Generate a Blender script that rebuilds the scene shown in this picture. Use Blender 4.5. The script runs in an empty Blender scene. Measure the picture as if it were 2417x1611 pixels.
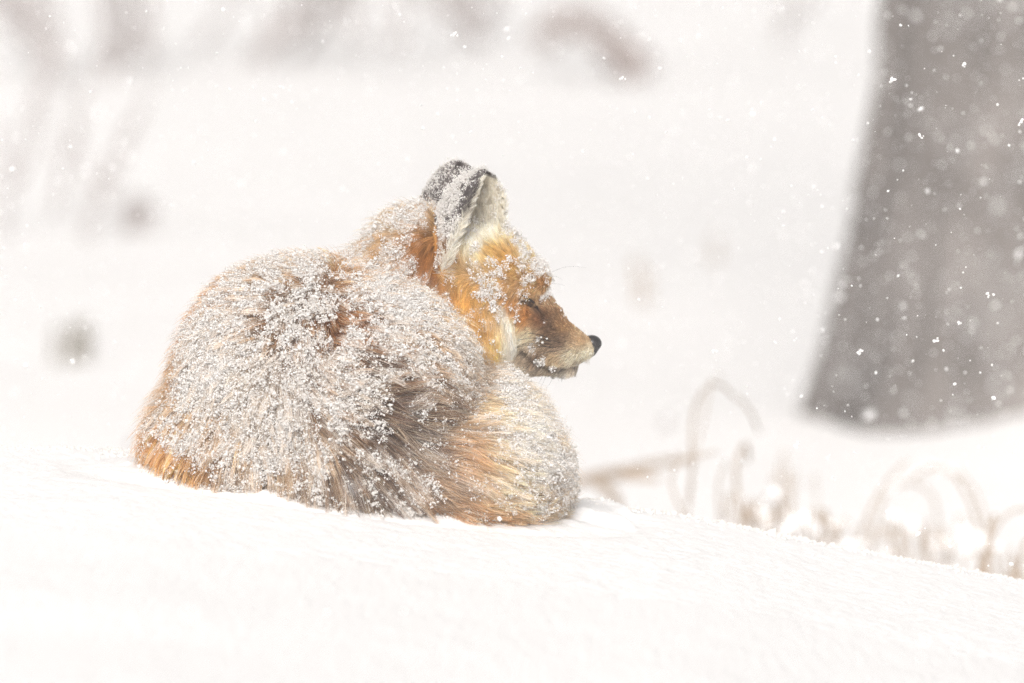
import bpy, math, random
import numpy as np
from mathutils import Vector, Matrix
from mathutils.kdtree import KDTree

rng = np.random.default_rng(7)
random.seed(7)
sc = bpy.context.scene

# ------------------------------------------------------------------ camera
S = 0.000372                 # metres per photo pixel at the focus distance
DIST = 7.5
PITCH = math.radians(5.5)
CX, CY = 1208.5, 805.5
AX = np.array([0.0, math.cos(PITCH), -math.sin(PITCH)])    # viewing axis
UP = np.array([0.0, math.sin(PITCH), math.cos(PITCH)])
CAMPOS = -DIST * AX

cam_d = bpy.data.cameras.new('camera')
cam = bpy.data.objects.new('camera', cam_d)
sc.collection.objects.link(cam)
cam.location = CAMPOS
cam.rotation_euler = (math.pi / 2 - PITCH, 0, 0)
cam_d.sensor_width = 36.0
cam_d.lens = 36.0 * DIST / (2417 * S)
cam_d.clip_start = 0.1
cam_d.clip_end = 3000
cam_d.dof.use_dof = True
cam_d.dof.focus_distance = DIST - 0.06
cam_d.dof.aperture_fstop = 5.4
sc.camera = cam

# ------------------------------------------------------------------ overcast sky, soft sun, exposure
SUN_EL, SUN_AZ = math.radians(33), math.radians(187)        # azimuth measured from +Y towards +X
w = bpy.data.worlds.new('World'); sc.world = w; w.use_nodes = True
nt = w.node_tree; nt.nodes.clear()
sky = nt.nodes.new('ShaderNodeTexSky'); sky.sky_type = 'NISHITA'; sky.sun_disc = False
sky.sun_elevation = SUN_EL; sky.sun_rotation = SUN_AZ
sky.air_density = 1.0; sky.dust_density = 6.0; sky.ozone_density = 0.6
hs = nt.nodes.new('ShaderNodeHueSaturation'); hs.inputs['Saturation'].default_value = 0.06
bg = nt.nodes.new('ShaderNodeBackground'); bg.inputs['Strength'].default_value = 0.13
wo = nt.nodes.new('ShaderNodeOutputWorld')
nt.links.new(sky.outputs[0], hs.inputs['Color']); nt.links.new(hs.outputs[0], bg.inputs[0]); nt.links.new(bg.outputs[0], wo.inputs[0])

sd = bpy.data.lights.new('sun', 'SUN'); sd.energy = 1.9; sd.angle = math.radians(30); sd.color = (1.0, 0.955, 0.92)
sun = bpy.data.objects.new('sun', sd); sc.collection.objects.link(sun)
sdir = Vector((math.sin(SUN_AZ) * math.cos(SUN_EL), math.cos(SUN_AZ) * math.cos(SUN_EL), math.sin(SUN_EL)))
sun.rotation_euler = sdir.to_track_quat('Z', 'Y').to_euler()
sun.location = sdir * 20

sc.view_settings.view_transform = 'Standard'; sc.view_settings.look = 'None'
sc.view_settings.exposure = 0.35; sc.view_settings.gamma = 1.0
sc.render.engine = 'CYCLES'
sc.cycles.use_denoising = True
sc.cycles.denoising_input_passes = 'RGB_ALBEDO_NORMAL'
sc.cycles.denoising_prefilter = 'NONE'
try: sc.cycles.denoiser = 'OPENIMAGEDENOISE'
except Exception: pass
sc.cycles.max_bounces = 7; sc.cycles.diffuse_bounces = 5; sc.cycles.transmission_bounces = 4
sc.cycles.use_adaptive_sampling = True; sc.cycles.adaptive_threshold = 0.01
sc.cycles_curves.shape = 'RIBBONS'; sc.cycles_curves.subdivisions = 2

# ------------------------------------------------------------------ helpers
def tag(o, label=None, cat=None, group=None, kind=None):
    if label: o['label'] = label
    if cat: o['category'] = cat
    if group: o['group'] = group
    if kind: o['kind'] = kind
    return o

def link(o, parent=None):
    sc.collection.objects.link(o)
    if parent is not None: o.parent = parent
    return o

def empty(name, loc):
    o = bpy.data.objects.new(name, None); o.empty_display_size = 0.05
    o.location = tuple(loc); sc.collection.objects.link(o)
    return o

def mesh_obj(name, verts, faces, mat, parent=None, smooth=True):
    verts = np.asarray(verts, np.float32); faces = np.asarray(faces, np.int32)
    if parent is not None:
        verts = verts - np.array(parent.matrix_basis.translation, np.float32)
        if parent.parent is not None: verts = verts - np.array(parent.parent.matrix_basis.translation, np.float32)
    me = bpy.data.meshes.new(name)
    n, k = faces.shape
    me.vertices.add(len(verts)); me.vertices.foreach_set('co', verts.ravel())
    me.loops.add(n * k); me.loops.foreach_set('vertex_index', faces.ravel())
    me.polygons.add(n); me.polygons.foreach_set('loop_start', np.arange(0, n * k, k, dtype=np.int32))
    if smooth: me.polygons.foreach_set('use_smooth', np.ones(n, bool))
    me.update(calc_edges=True); me.validate()
    if mat: me.materials.append(mat)
    return link(bpy.data.objects.new(name, me), parent)

def at(px, py, y):
    """world point seen at photo pixel (px,py) at world depth Y=y"""
    d = AX * DIST + np.array([1, 0, 0]) * (px - CX) * S - UP * (py - CY) * S
    return CAMPOS + d * ((y - CAMPOS[1]) / d[1])

def fx(P):
    """fox-space pixels (u right, v down, w away) -> world metres"""
    P = np.asarray(P, float)
    return ((P[..., 0:1] - CX) * S) * np.array([1.0, 0, 0]) - ((P[..., 1:2] - CY) * S) * UP + (P[..., 2:3] * S) * AX

def fxd(D):
    D = np.asarray(D, float)
    return D[..., 0:1] * np.array([1.0, 0, 0]) - D[..., 1:2] * UP + D[..., 2:3] * AX

def srgb(c):
    c = np.asarray(c, float) / 255.0
    return np.where(c <= 0.04045, c / 12.92, ((c + 0.055) / 1.055) ** 2.4)

def _h(ix, iy, iz):
    n = (ix.astype(np.int64) * 374761393 + iy.astype(np.int64) * 668265263 + iz.astype(np.int64) * 2147483647) & 0x7fffffff
    n = ((n ^ (n >> 13)) * 1274126177) & 0x7fffffff
    return ((n ^ (n >> 16)) & 0xffff) / 65535.0

def vnoise(p):
    i = np.floor(p).astype(np.int64); f = p - i; f = f * f * (3 - 2 * f)
    r = 0
    for dx in (0, 1):
        wx = f[..., 0] if dx else 1 - f[..., 0]
        for dy in (0, 1):
            wy = f[..., 1] if dy else 1 - f[..., 1]
            for dz in (0, 1):
                wz = f[..., 2] if dz else 1 - f[..., 2]
                r = r + wx * wy * wz * _h(i[..., 0] + dx, i[..., 1] + dy, i[..., 2] + dz)
    return r

def fbm(p, o=3):
    a, t, r = 1.0, 0.0, 0.0
    for k in range(o):
        r = r + a * vnoise(p * (2.03 ** k) + 17.3 * k); t += a; a *= 0.5
    return r / t

def smooth01(a, b, x):
    t = np.clip((x - a) / (b - a), 0, 1); return t * t * (3 - 2 * t)

def pchip(xs, ys, x):
    """smooth interpolation, linear beyond the ends"""
    xs = np.asarray(xs, float); ys = np.asarray(ys, float)
    m = np.gradient(ys, xs)
    x = np.asarray(x, float)
    i = np.clip(np.searchsorted(xs, x) - 1, 0, len(xs) - 2)
    h = xs[i + 1] - xs[i]; t = (x - xs[i]) / h
    tc = np.clip(t, 0, 1)
    v = ((1 + 2 * tc) * (1 - tc) ** 2 * ys[i] + tc * (1 - tc) ** 2 * h * m[i] + tc ** 2 * (3 - 2 * tc) * ys[i + 1] + tc ** 2 * (tc - 1) * h * m[i + 1])
    v = v + np.where(t > 1, (t - 1) * h * m[i + 1], 0) + np.where(t < 0, t * h * m[i], 0)
    return v

OCTA = (np.array([(1, 0, 0), (-1, 0, 0), (0, 1, 0), (0, -1, 0), (0, 0, 1), (0, 0, -1)], float), np.array([(0, 2, 4), (2, 1, 4), (1, 3, 4), (3, 0, 4), (2, 0, 5), (1, 2, 5), (3, 1, 5), (0, 3, 5)]))
def ico(sub=0):
    t = (1 + 5 ** 0.5) / 2
    v = [(-1, t, 0), (1, t, 0), (-1, -t, 0), (1, -t, 0), (0, -1, t), (0, 1, t), (0, -1, -t), (0, 1, -t), (t, 0, -1), (t, 0, 1), (-t, 0, -1), (-t, 0, 1)]
    f = [(0, 11, 5), (0, 5, 1), (0, 1, 7), (0, 7, 10), (0, 10, 11), (1, 5, 9), (5, 11, 4), (11, 10, 2), (10, 7, 6), (7, 1, 8), (3, 9, 4), (3, 4, 2), (3, 2, 6), (3, 6, 8), (3, 8, 9), (4, 9, 5), (2, 4, 11), (6, 2, 10), (8, 6, 7), (9, 8, 1)]
    v = [np.array(p, float) / np.linalg.norm(p) for p in v]
    for _ in range(sub):
        nf, mid = [], {}
        def m(a, b):
            k = (min(a, b), max(a, b))
            if k not in mid:
                p = v[a] + v[b]; v.append(p / np.linalg.norm(p)); mid[k] = len(v) - 1
            return mid[k]
        for a, b, c in f:
            ab, bc, ca = m(a, b), m(b, c), m(c, a)
            nf += [(a, ab, ca), (b, bc, ab), (c, ca, bc), (ab, bc, ca)]
        f = nf
    return np.array(v), np.array(f)

def blobs(centers, radii, sub=0, jitter=0.35, squash=0.35):
    """one mesh of many small irregular lumps"""
    V0, F0 = OCTA if sub < 0 else ico(sub)
    n = len(centers); k = len(V0)
    q = rng.normal(size=(n, 3, 3)); q, _ = np.linalg.qr(q)
    sc3 = 1 + squash * rng.uniform(-1, 1, (n, 1, 3))
    V = V0[None] * sc3 * (1 + jitter * rng.uniform(-1, 1, (n, k, 1)))
    V = np.einsum('nij,nkj->nki', q, V) * np.asarray(radii)[:, None, None] + np.asarray(centers)[:, None, :]
    F = F0[None] + (np.arange(n) * k)[:, None, None]
    return V.reshape(-1, 3), F.reshape(-1, 3)

def tube(path, radii, sides=8, cap=True):
    path = np.asarray(path, float); n = len(path); radii = np.broadcast_to(np.asarray(radii, float), (n,))
    T = np.gradient(path, axis=0); T /= np.linalg.norm(T, axis=1)[:, None] + 1e-12
    ref = np.array([0.31, 0.9, 0.2]); V = []
    for i in range(n):
        a = np.cross(T[i], ref); a /= np.linalg.norm(a) + 1e-12; b = np.cross(T[i], a)
        for k in range(sides):
            an = 2 * math.pi * k / sides
            V.append(path[i] + radii[i] * (a * math.cos(an) + b * math.sin(an)))
    F = []
    for i in range(n - 1):
        for k in range(sides):
            k2 = (k + 1) % sides
            F += [(i * sides + k, i * sides + k2, (i + 1) * sides + k2), (i * sides + k, (i + 1) * sides + k2, (i + 1) * sides + k)]
    if cap:
        V += [path[0], path[-1]]; c0, c1 = n * sides, n * sides + 1
        for k in range(sides):
            k2 = (k + 1) % sides
            F += [(c0, k2, k), (c1, (n - 1) * sides + k, (n - 1) * sides + k2)]
    return np.array(V), np.array(F)

def merge(parts):
    V, F, o = [], [], 0
    for v, f in parts:
        V.append(v); F.append(np.asarray(f) + o); o += len(v)
    return np.concatenate(V), np.concatenate(F)

def spline(pts, n=24):
    pts = np.asarray(pts, float); t = np.concatenate([[0], np.cumsum(np.linalg.norm(np.diff(pts, axis=0), axis=1))])
    x = np.linspace(0, t[-1], n)
    return np.stack([pchip(t, pts[:, k], x) for k in range(pts.shape[1])], 1)

# ------------------------------------------------------------------ materials
def mat_new(name):
    m = bpy.data.materials.new(name); m.use_nodes = True
    t = m.node_tree; t.nodes.clear()
    out = t.nodes.new('ShaderNodeOutputMaterial')
    return m, t, out

def mat_snow(name, col, bump=0.3, scale=600.0, rough=0.7, var=0.03, vscale=3.0):
    m, t, out = mat_new(name)
    p = t.nodes.new('ShaderNodeBsdfPrincipled'); p.inputs['Roughness'].default_value = rough
    p.inputs['Specular IOR Level'].default_value = 0.12
    g = t.nodes.new('ShaderNodeNewGeometry')
    n = t.nodes.new('ShaderNodeTexNoise'); n.inputs['Scale'].default_value = vscale; n.inputs['Detail'].default_value = 6
    r = t.nodes.new('ShaderNodeMix'); r.data_type = 'RGBA'
    r.inputs[6].default_value = (*[c * (1 - var) for c in col], 1); r.inputs[7].default_value = (*[min(1, c * (1 + var * .4)) for c in col], 1)
    t.links.new(g.outputs['Position'], n.inputs['Vector']); t.links.new(n.outputs[0], r.inputs[0]); t.links.new(r.outputs[2], p.inputs['Base Color'])
    if bump > 0:
        n2 = t.nodes.new('ShaderNodeTexNoise'); n2.inputs['Scale'].default_value = scale; n2.inputs['Detail'].default_value = 4
        b = t.nodes.new('ShaderNodeBump'); b.inputs['Strength'].default_value = bump; b.inputs['Distance'].default_value = 0.002
        t.links.new(g.outputs['Position'], n2.inputs['Vector']); t.links.new(n2.outputs[0], b.inputs['Height']); t.links.new(b.outputs[0], p.inputs['Normal'])
    t.links.new(p.outputs[0], out.inputs[0])
    return m

def mat_plain(name, col, col2, scale=30.0, rough=0.8, bump=0.4, dist=0.002, stretch=None, spec=0.3):
    m, t, out = mat_new(name)
    p = t.nodes.new('ShaderNodeBsdfPrincipled'); p.inputs['Roughness'].default_value = rough; p.inputs['Specular IOR Level'].default_value = spec
    g = t.nodes.new('ShaderNodeNewGeometry')
    v = g.outputs['Position']
    if stretch:
        mp = t.nodes.new('ShaderNodeMapping'); mp.inputs['Scale'].default_value = stretch
        t.links.new(v, mp.inputs['Vector']); v = mp.outputs[0]
    n = t.nodes.new('ShaderNodeTexNoise'); n.inputs['Scale'].default_value = scale; n.inputs['Detail'].default_value = 7
    r = t.nodes.new('ShaderNodeMix'); r.data_type = 'RGBA'; r.inputs[6].default_value = (*col, 1); r.inputs[7].default_value = (*col2, 1)
    t.links.new(v, n.inputs['Vector']); t.links.new(n.outputs[0], r.inputs[0]); t.links.new(r.outputs[2], p.inputs['Base Color'])
    b = t.nodes.new('ShaderNodeBump'); b.inputs['Strength'].default_value = bump; b.inputs['Distance'].default_value = dist
    t.links.new(n.outputs[0], b.inputs['Height']); t.links.new(b.outputs[0], p.inputs['Normal'])
    t.links.new(p.outputs[0], out.inputs[0])
    return m

def mat_fur(name, attr, translucent=0.35, gloss=0.06):
    m, t, out = mat_new(name)
    a = t.nodes.new('ShaderNodeAttribute'); a.attribute_name = attr
    d = t.nodes.new('ShaderNodeBsdfDiffuse'); tr = t.nodes.new('ShaderNodeBsdfTranslucent')
    mx = t.nodes.new('ShaderNodeMixShader'); mx.inputs[0].default_value = translucent
    t.links.new(a.outputs['Color'], d.inputs[0]); t.links.new(a.outputs['Color'], tr.inputs[0])
    t.links.new(d.outputs[0], mx.inputs[1]); t.links.new(tr.outputs[0], mx.inputs[2])
    if gloss > 0:
        gl = t.nodes.new('ShaderNodeBsdfGlossy'); gl.inputs['Roughness'].default_value = 0.45
        m2 = t.nodes.new('ShaderNodeMixShader'); m2.inputs[0].default_value = gloss
        t.links.new(mx.outputs[0], m2.inputs[1]); t.links.new(gl.outputs[0], m2.inputs[2]); t.links.new(m2.outputs[0], out.inputs[0])
    else:
        t.links.new(mx.outputs[0], out.inputs[0])
    return m

M_DRIFT = mat_snow('drift_snow', (0.80, 0.784, 0.774), bump=0.35, scale=200)  # drift brightness held below clipping through its albedo
M_MEADOW = mat_snow('meadow_snow', (0.855, 0.832, 0.816), bump=0.3, scale=60, var=0.03, vscale=0.8)  # lighter albedo than the drift, lifting the background brightness
def mat_grain(name, col, tl):
    m, t, out = mat_new(name)
    d = t.nodes.new('ShaderNodeBsdfDiffuse'); tr = t.nodes.new('ShaderNodeBsdfTranslucent')
    mx = t.nodes.new('ShaderNodeMixShader'); mx.inputs[0].default_value = tl
    n = t.nodes.new('ShaderNodeTexNoise'); n.inputs['Scale'].default_value = 120; g = t.nodes.new('ShaderNodeNewGeometry')
    r = t.nodes.new('ShaderNodeMix'); r.data_type = 'RGBA'
    r.inputs[6].default_value = (*[c * .95 for c in col], 1); r.inputs[7].default_value = (*col, 1)
    t.links.new(g.outputs['Position'], n.inputs['Vector']); t.links.new(n.outputs[0], r.inputs[0])
    for x in (d, tr): t.links.new(r.outputs[2], x.inputs[0])
    t.links.new(d.outputs[0], mx.inputs[1]); t.links.new(tr.outputs[0], mx.inputs[2]); t.links.new(mx.outputs[0], out.inputs[0])
    return m
M_GRAIN = mat_grain('snow_grains', (0.97, 0.945, 0.92), 0.5)
M_FLAKE = mat_grain('falling_flakes', (0.98, 0.97, 0.965), 0.5)
M_BARK = mat_plain('grey_bark', (0.030, 0.026, 0.023), (0.27, 0.24, 0.222), scale=5, bump=0.9, dist=0.02, stretch=(2.2, 2.2, 0.9), rough=0.9)
M_TWIG = mat_plain('grey_twig', (0.22, 0.185, 0.175), (0.48, 0.44, 0.43), scale=40)
M_STRAW = mat_plain('dry_straw', (0.23, 0.165, 0.115), (0.48, 0.375, 0.285), scale=60)
M_STRAWD = mat_plain('dark_straw', (0.22, 0.17, 0.13), (0.46, 0.38, 0.31), scale=60)
M_BROWN = mat_plain('brown_twig', (0.16, 0.125, 0.115), (0.34, 0.28, 0.26), scale=25)
M_OLIVE = mat_plain('olive_straw', (0.17, 0.152, 0.125), (0.33, 0.30, 0.26), scale=50)

# ------------------------------------------------------------------ ground: snow drift under the fox, meadow behind
CREST_U = [-2600, -1200, 0, 310, 840, 1356, 1600, 1950, 2417, 3400, 5200]
CREST_V = [1110, 1062, 1068, 1076, 1135, 1203, 1231, 1302, 1388, 1590, 1900]
YC = 150 * S * math.cos(PITCH)
MEADOW_Z = -0.66
def drift_z(x, y, fine=True):
    u = x / S + CX
    zc = -(pchip(CREST_U, CREST_V, u) - CY) * S * math.cos(PITCH) - 150 * S * math.sin(PITCH)
    d = y - YC
    z = zc + np.where(d < 0, 0.020 * d * (1 + 0.0 * d), -0.95 * np.maximum(d, 0) ** 2)
    z = z - 0.012 * np.maximum(-d - 1.5, 0) ** 2 * 0.4
    p = np.stack([x, y, np.zeros_like(x)], -1)
    z = z + 0.022 * (fbm(p * 2.2 + 3.1, 2) - 0.5) * smooth01(0.3, 1.2, np.abs(y - 0.1) + np.abs(x) * .4)
    e = np.sqrt(((u - 838) / 512) ** 2 + ((y / S + 40) / 330) ** 2)
    z = z + (0.0075 * fbm(p * 38 + 2.0, 2) - 0.0012) * np.exp(-((e - 1.02) / 0.07) ** 2) - 0.004 * np.exp(-((e - 1.28) / 0.12) ** 2)
    if fine:
        z = z + 0.0020 * (fbm(p * 22, 3) - 0.5) + 0.0018 * (fbm(p * 170 + 5, 2) - 0.5) + 0.0022 * (fbm(p * 420 + 9, 2) - 0.5)
    return z

def lump(x, y):
    """the low broken-edged slab of snow right of the fox"""
    c = at(1396, 1215, 0.03)
    ex = smooth01(0.036, 0.022, np.abs(x - c[0] + 0.006 * np.sin(y * 90)))
    ey = smooth01(0.075, 0.05, np.abs(y - 0.035))
    return 0.0085 * ex * ey

xs = np.unique(np.round(np.concatenate([np.linspace(-5.5, -0.62, 40), np.arange(-0.62, 0.62, 0.0033), np.linspace(0.62, 5.5, 40)]), 5))
ys = np.unique(np.round(np.concatenate([np.linspace(-11, -2.3, 26), np.linspace(-2.3, -0.45, 90), np.arange(-0.45, 0.30, 0.0036), np.linspace(0.30, 1.35, 40)]), 5))
X, Y = np.meshgrid(xs, ys)
Z = drift_z(X, Y) + lump(X, Y)
nx, ny = len(xs), len(ys)
I = np.arange(nx * ny).reshape(ny, nx)
quads = np.stack([I[:-1, :-1], I[:-1, 1:], I[1:, 1:], I[1:, :-1]], -1).reshape(-1, 4)
drift = mesh_obj('snow_drift', np.stack([X, Y, Z], -1).reshape(-1, 3), quads, M_DRIFT)
tag(drift, 'smooth white snow drift in the foreground that the fox lies on', 'snow', kind='structure')

def meadow_z(x, y):
    p = np.stack([x, y, np.zeros_like(x)], -1)
    z = MEADOW_Z + 0.16 * (fbm(p * 0.28 + 4.0, 2) - 0.5) * smooth01(3, 9, y) + 0.03 * (fbm(p * 2.1, 3) - 0.5)
    z = z + 0.145 * np.exp(-(((x - 1.2) / 0.44) ** 2 + ((y - 5.1) / 0.6) ** 2))       # snow banked against the tree
    return z
xs = np.unique(np.round(np.concatenate([-np.geomspace(4, 1500, 30), np.linspace(-4, 4, 110), np.geomspace(4, 1500, 30)]), 4))
ys = np.unique(np.round(np.concatenate([[-1500, -600, -200, -60, -20], np.linspace(-8, 26, 240), np.geomspace(26, 2500, 40)]), 4))
X, Y = np.meshgrid(xs, ys)
Z = meadow_z(X, Y) - 0.6 * smooth01(0.6, -1.0, Y) * smooth01(-40, -12, Y) * 1.0
nx, ny = len(xs), len(ys); I = np.arange(nx * ny).reshape(ny, nx)
quads = np.stack([I[:-1, :-1], I[:-1, 1:], I[1:, 1:], I[1:, :-1]], -1).reshape(-1, 4)
meadow = mesh_obj('snow_meadow', np.stack([X, Y, Z], -1).reshape(-1, 3), quads, M_MEADOW)
tag(meadow, 'pale level snowfield stretching away behind the fox', 'snow', kind='structure')

def ground_z(x, y):
    a = float(meadow_z(np.array([x], float), np.array([y], float))[0])
    b = float(drift_z(np.array([x], float), np.array([y], float))[0]) if y < 1.35 else -9
    return max(a, b)

# loose crumbs of snow on the drift near its crest and round the fox
n = 3600
gx = rng.uniform(-0.5, 0.62, n); gy = rng.normal(YC + 0.045, 0.022, n)
gz = drift_z(gx, gy) + lump(gx, gy)
v, f = blobs(np.stack([gx, gy, gz], 1), rng.lognormal(math.log(0.0011), 0.4, n))
crumbs = mesh_obj('snow_crumbs', v, f, M_GRAIN)
tag(crumbs, 'loose crumbs of snow scattered over the crest of the drift', 'snow', kind='stuff')

# ------------------------------------------------------------------ the fox: signed distance field in photo pixels
def ell(P, c, r):
    q = (P - np.array(c, np.float32)); r = np.array(r, np.float32)
    k0 = np.sqrt(((q / r) ** 2).sum(-1)); k1 = np.sqrt(((q / (r * r)) ** 2).sum(-1))
    return k0 * (k0 - 1.0) / (k1 + 1e-9)

def cap(P, a, b, ra, rb):
    a = np.array(a, np.float32); b = np.array(b, np.float32); ba = b - a
    t = np.clip(((P - a) @ ba) / (ba @ ba), 0, 1)
    return np.sqrt(((P - a - t[..., None] * ba) ** 2).sum(-1)) - (ra + (rb - ra) * t)

def smin(a, b, k):
    h = np.clip(0.5 + 0.5 * (b - a) / k, 0, 1)
    return b + (a - b) * h - k * h * (1 - h)

def smax(a, b, k): return -smin(-a, -b, k)

YAW = math.radians(18)
def hw(u, side=0.0):
    """depth of the head's middle plane at photo column u"""
    return 70 + (u - 1110) * math.tan(YAW) + side

class Ear:
    def __init__(s, base, tip, f, W, k0=-50, k1=95):
        s.b = np.array(base, float); t = np.array(tip, float) - s.b; s.L = np.linalg.norm(t); s.a = t / s.L
        f = np.array(f, float); f -= f @ s.a * s.a; s.f = f / np.linalg.norm(f); s.l = np.cross(s.a, s.f); s.W = W; s.k0, s.k1 = k0, k1
    def loc(s, P):
        q = P - s.b
        return q @ s.a, q @ s.l, q @ s.f
    def width(s, a):
        t = np.clip(a / s.L, 0, 0.9999)
        return s.W * (1 - t ** 3.8) ** 0.57
    def sdf(s, P):
        a, b, c = s.loc(P)
        Wd = np.maximum(s.width(a), 2.0); sc_ = Wd / s.W
        m = b / Wd
        sheet = (s.k0 + s.k1 * m * m) * sc_ * (0.45 + 0.55 * smooth01(0, 0.2, 1 - a / s.L)) 
        slope = np.sqrt(1 + (2 * s.k1 * m / s.W) ** 2)
        th = 6.5
        d = smax(np.abs(c - sheet) / np.minimum(slope, 2.6) - th, (np.abs(b) - Wd) * 0.9, 6.0)
        d = smax(d, (a - s.L), 6.0); d = smax(d, -a - 30, 6.0)
        return d

EARN = Ear((1066, 612, 30), (1149, 404, 4), (0.8, 0.05, -0.6), 82, -72, 117)
EARF = Ear((1020, 585, 165), (1090, 378, 172), (0.30, 0.05, 0.95), 82)

BODY = [((553, 972, -30), (118, 165, 230)), ((668, 905, -50), (226, 262, 300)), ((566, 1062, -20), (208, 180, 300)), ((880, 950, -70), (240, 272, 300)),
        ((768, 810, -10), (185, 180, 250)), ((880, 1120, -90), (300, 150, 290)), ((1120, 1012, -10), (125, 132, 190))]
TAIL = [((1100, 1105, -70), (190, 165, 285)), ((1158, 1130, 0), (130, 120, 250))]
def sd_body(P):
    d = None
    for c, r in BODY + TAIL:
        e = ell(P, c, r); d = e if d is None else smin(d, e, 55)
    return d
def sd_head(P):
    d = ell(P, (995, 628, 75), (122, 122, 122))                          # neck ruff
    d = smin(d, cap(P, (900, 700, 90), (1010, 720, 80), 110, 115), 40)
    d = smin(d, ell(P, (1128, 662, 78), (132, 112, 112)), 40)            # skull
    d = smin(d, ell(P, (1132, 768, 66), (84, 104, 124)), 40)             # cheek ruff
    d = smin(d, cap(P, (1165, 612, hw(1165)), (1248, 655, hw(1248)), 62, 40), 30)   # forehead
    for sgn in (-1, 1):
        d = smin(d, ell(P, (1250, 664, hw(1250, sgn * 40)), (40, 33, 42)), 30)   # brows
    d = smin(d, cap(P, (1235, 690, hw(1235)), (1296, 748, hw(1296)), 46, 33), 16)    # stop between brow and muzzle
    m = cap(P, (1215, 752, hw(1215)), (1374, 820, hw(1374)), 74, 31)
    m = smin(m, cap(P, (1215, 815, hw(1215)), (1340, 860, hw(1340)), 56, 24), 14)
    m = smin(m, ell(P, (1335, 822, hw(1335)), (52, 36, 50)), 16)         # lips
    d = smin(d, m, 22)
    d = smax(d, -ell(P, (1268, 718, hw(1268, -72)), (26, 19, 26)), 14)   # eye hollows
    d = smax(d, -ell(P, (1268, 718, hw(1268, 72)), (26, 19, 26)), 14)
    return d
def sd_lid(P):
    return smin(ell(P, (1254, 704, hw(1254, -52)), (19, 12, 15)), ell(P, (1254, 704, hw(1254, 52)), (19, 12, 15)), 5)
def sd_parts(P):
    P = P.astype(np.float32)
    return sd_body(P), smin(sd_head(P), sd_lid(P), 10), EARN.sdf(P), EARF.sdf(P)
def sd_all(P):
    b, h, e1, e2 = sd_parts(P)
    return smin(smin(smin(b, h, 26), e1, 12), e2, 12)

def grad(fn, P, h=1.5):
    g = np.zeros(P.shape, np.float32)
    for k in range(3):
        o = np.zeros(3, np.float32); o[k] = h
        g[..., k] = fn(P + o) - fn(P - o)
    return g / (np.linalg.norm(g, axis=-1, keepdims=True) + 1e-9)

def surface_nets(fn, lo, hi, h):
    ax = [np.arange(lo[k], hi[k] + h, h, dtype=np.float32) for k in range(3)]
    shp = [len(a) for a in ax]
    F = np.empty(shp, np.float32)
    for i0 in range(0, shp[0], 12):
        G = np.stack(np.meshgrid(ax[0][i0:i0 + 12], ax[1], ax[2], indexing='ij'), -1)
        F[i0:i0 + 12] = fn(G)
    neg = F < 0
    cs = tuple(n - 1 for n in shp)
    def corner(A, dx, dy, dz): return A[dx:dx + cs[0], dy:dy + cs[1], dz:dz + cs[2]]
    cnt = sum(corner(neg, *[(i >> k) & 1 for k in range(3)]).astype(np.int8) for i in range(8))
    cell = (cnt > 0) & (cnt < 8)
    ci = np.argwhere(cell); idx = -np.ones(cs, np.int64); idx[tuple(ci.T)] = np.arange(len(ci))
    acc = np.zeros((len(ci), 3), np.float32); num = np.zeros(len(ci), np.float32)
    C = np.array([[(i >> k) & 1 for k in range(3)] for i in range(8)])
    vals = np.stack([F[tuple((ci + c).T)] for c in C], 1)
    for i in range(8):
        for j in range(i + 1, 8):
            if np.abs(C[i] - C[j]).sum() != 1: continue
            a, b = vals[:, i], vals[:, j]; s = (a < 0) != (b < 0)
            t = np.where(s, a / np.where(s, a - b, 1), 0)
            acc += np.where(s[:, None], C[i] + t[:, None] * (C[j] - C[i]), 0); num += s
    V = (ci + acc / num[:, None]) * h + np.array(lo)
    faces = []
    for k in range(3):
        a, b = (k + 1) % 3, (k + 2) % 3
        sl0 = [slice(None)] * 3; sl1 = [slice(None)] * 3; sl0[k] = slice(0, -1); sl1[k] = slice(1, None)
        s0, s1 = neg[tuple(sl0)], neg[tuple(sl1)]
        e = np.argwhere(s0 != s1)
        e = e[(e[:, a] > 0) & (e[:, b] > 0) & (e[:, a] < shp[a] - 1) & (e[:, b] < shp[b] - 1)]
        da = np.zeros(3, int); da[a] = 1; db = np.zeros(3, int); db[b] = 1
        q = np.stack([idx[tuple((e - da - db).T)], idx[tuple((e - db).T)], idx[tuple(e.T)], idx[tuple((e - da).T)]], 1)
        fl = s0[tuple(e.T)]
        q = np.where(fl[:, None], q, q[:, ::-1]); faces.append(q)
    faces = np.concatenate(faces)
    return V, faces

SKV, SKF = surface_nets(sd_all, (330, 370, -400), (1440, 1290, 320), 7.0)
for _ in range(2):
    SKV = SKV - (sd_all(SKV)[:, None] * grad(sd_all, SKV) * 0.8)

# --- colour, flow and snow fields given by control points in photo pixels
def idw(pts, vals, uv, p=3.2):
    pts = np.asarray(pts, np.float32); vals = np.asarray(vals, np.float32)
    d2 = ((uv[:, None, :] - pts[None]) ** 2).sum(-1) + 60.0
    wt = d2 ** (-p / 2)
    return (wt @ vals) / wt.sum(1, keepdims=True)

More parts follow.
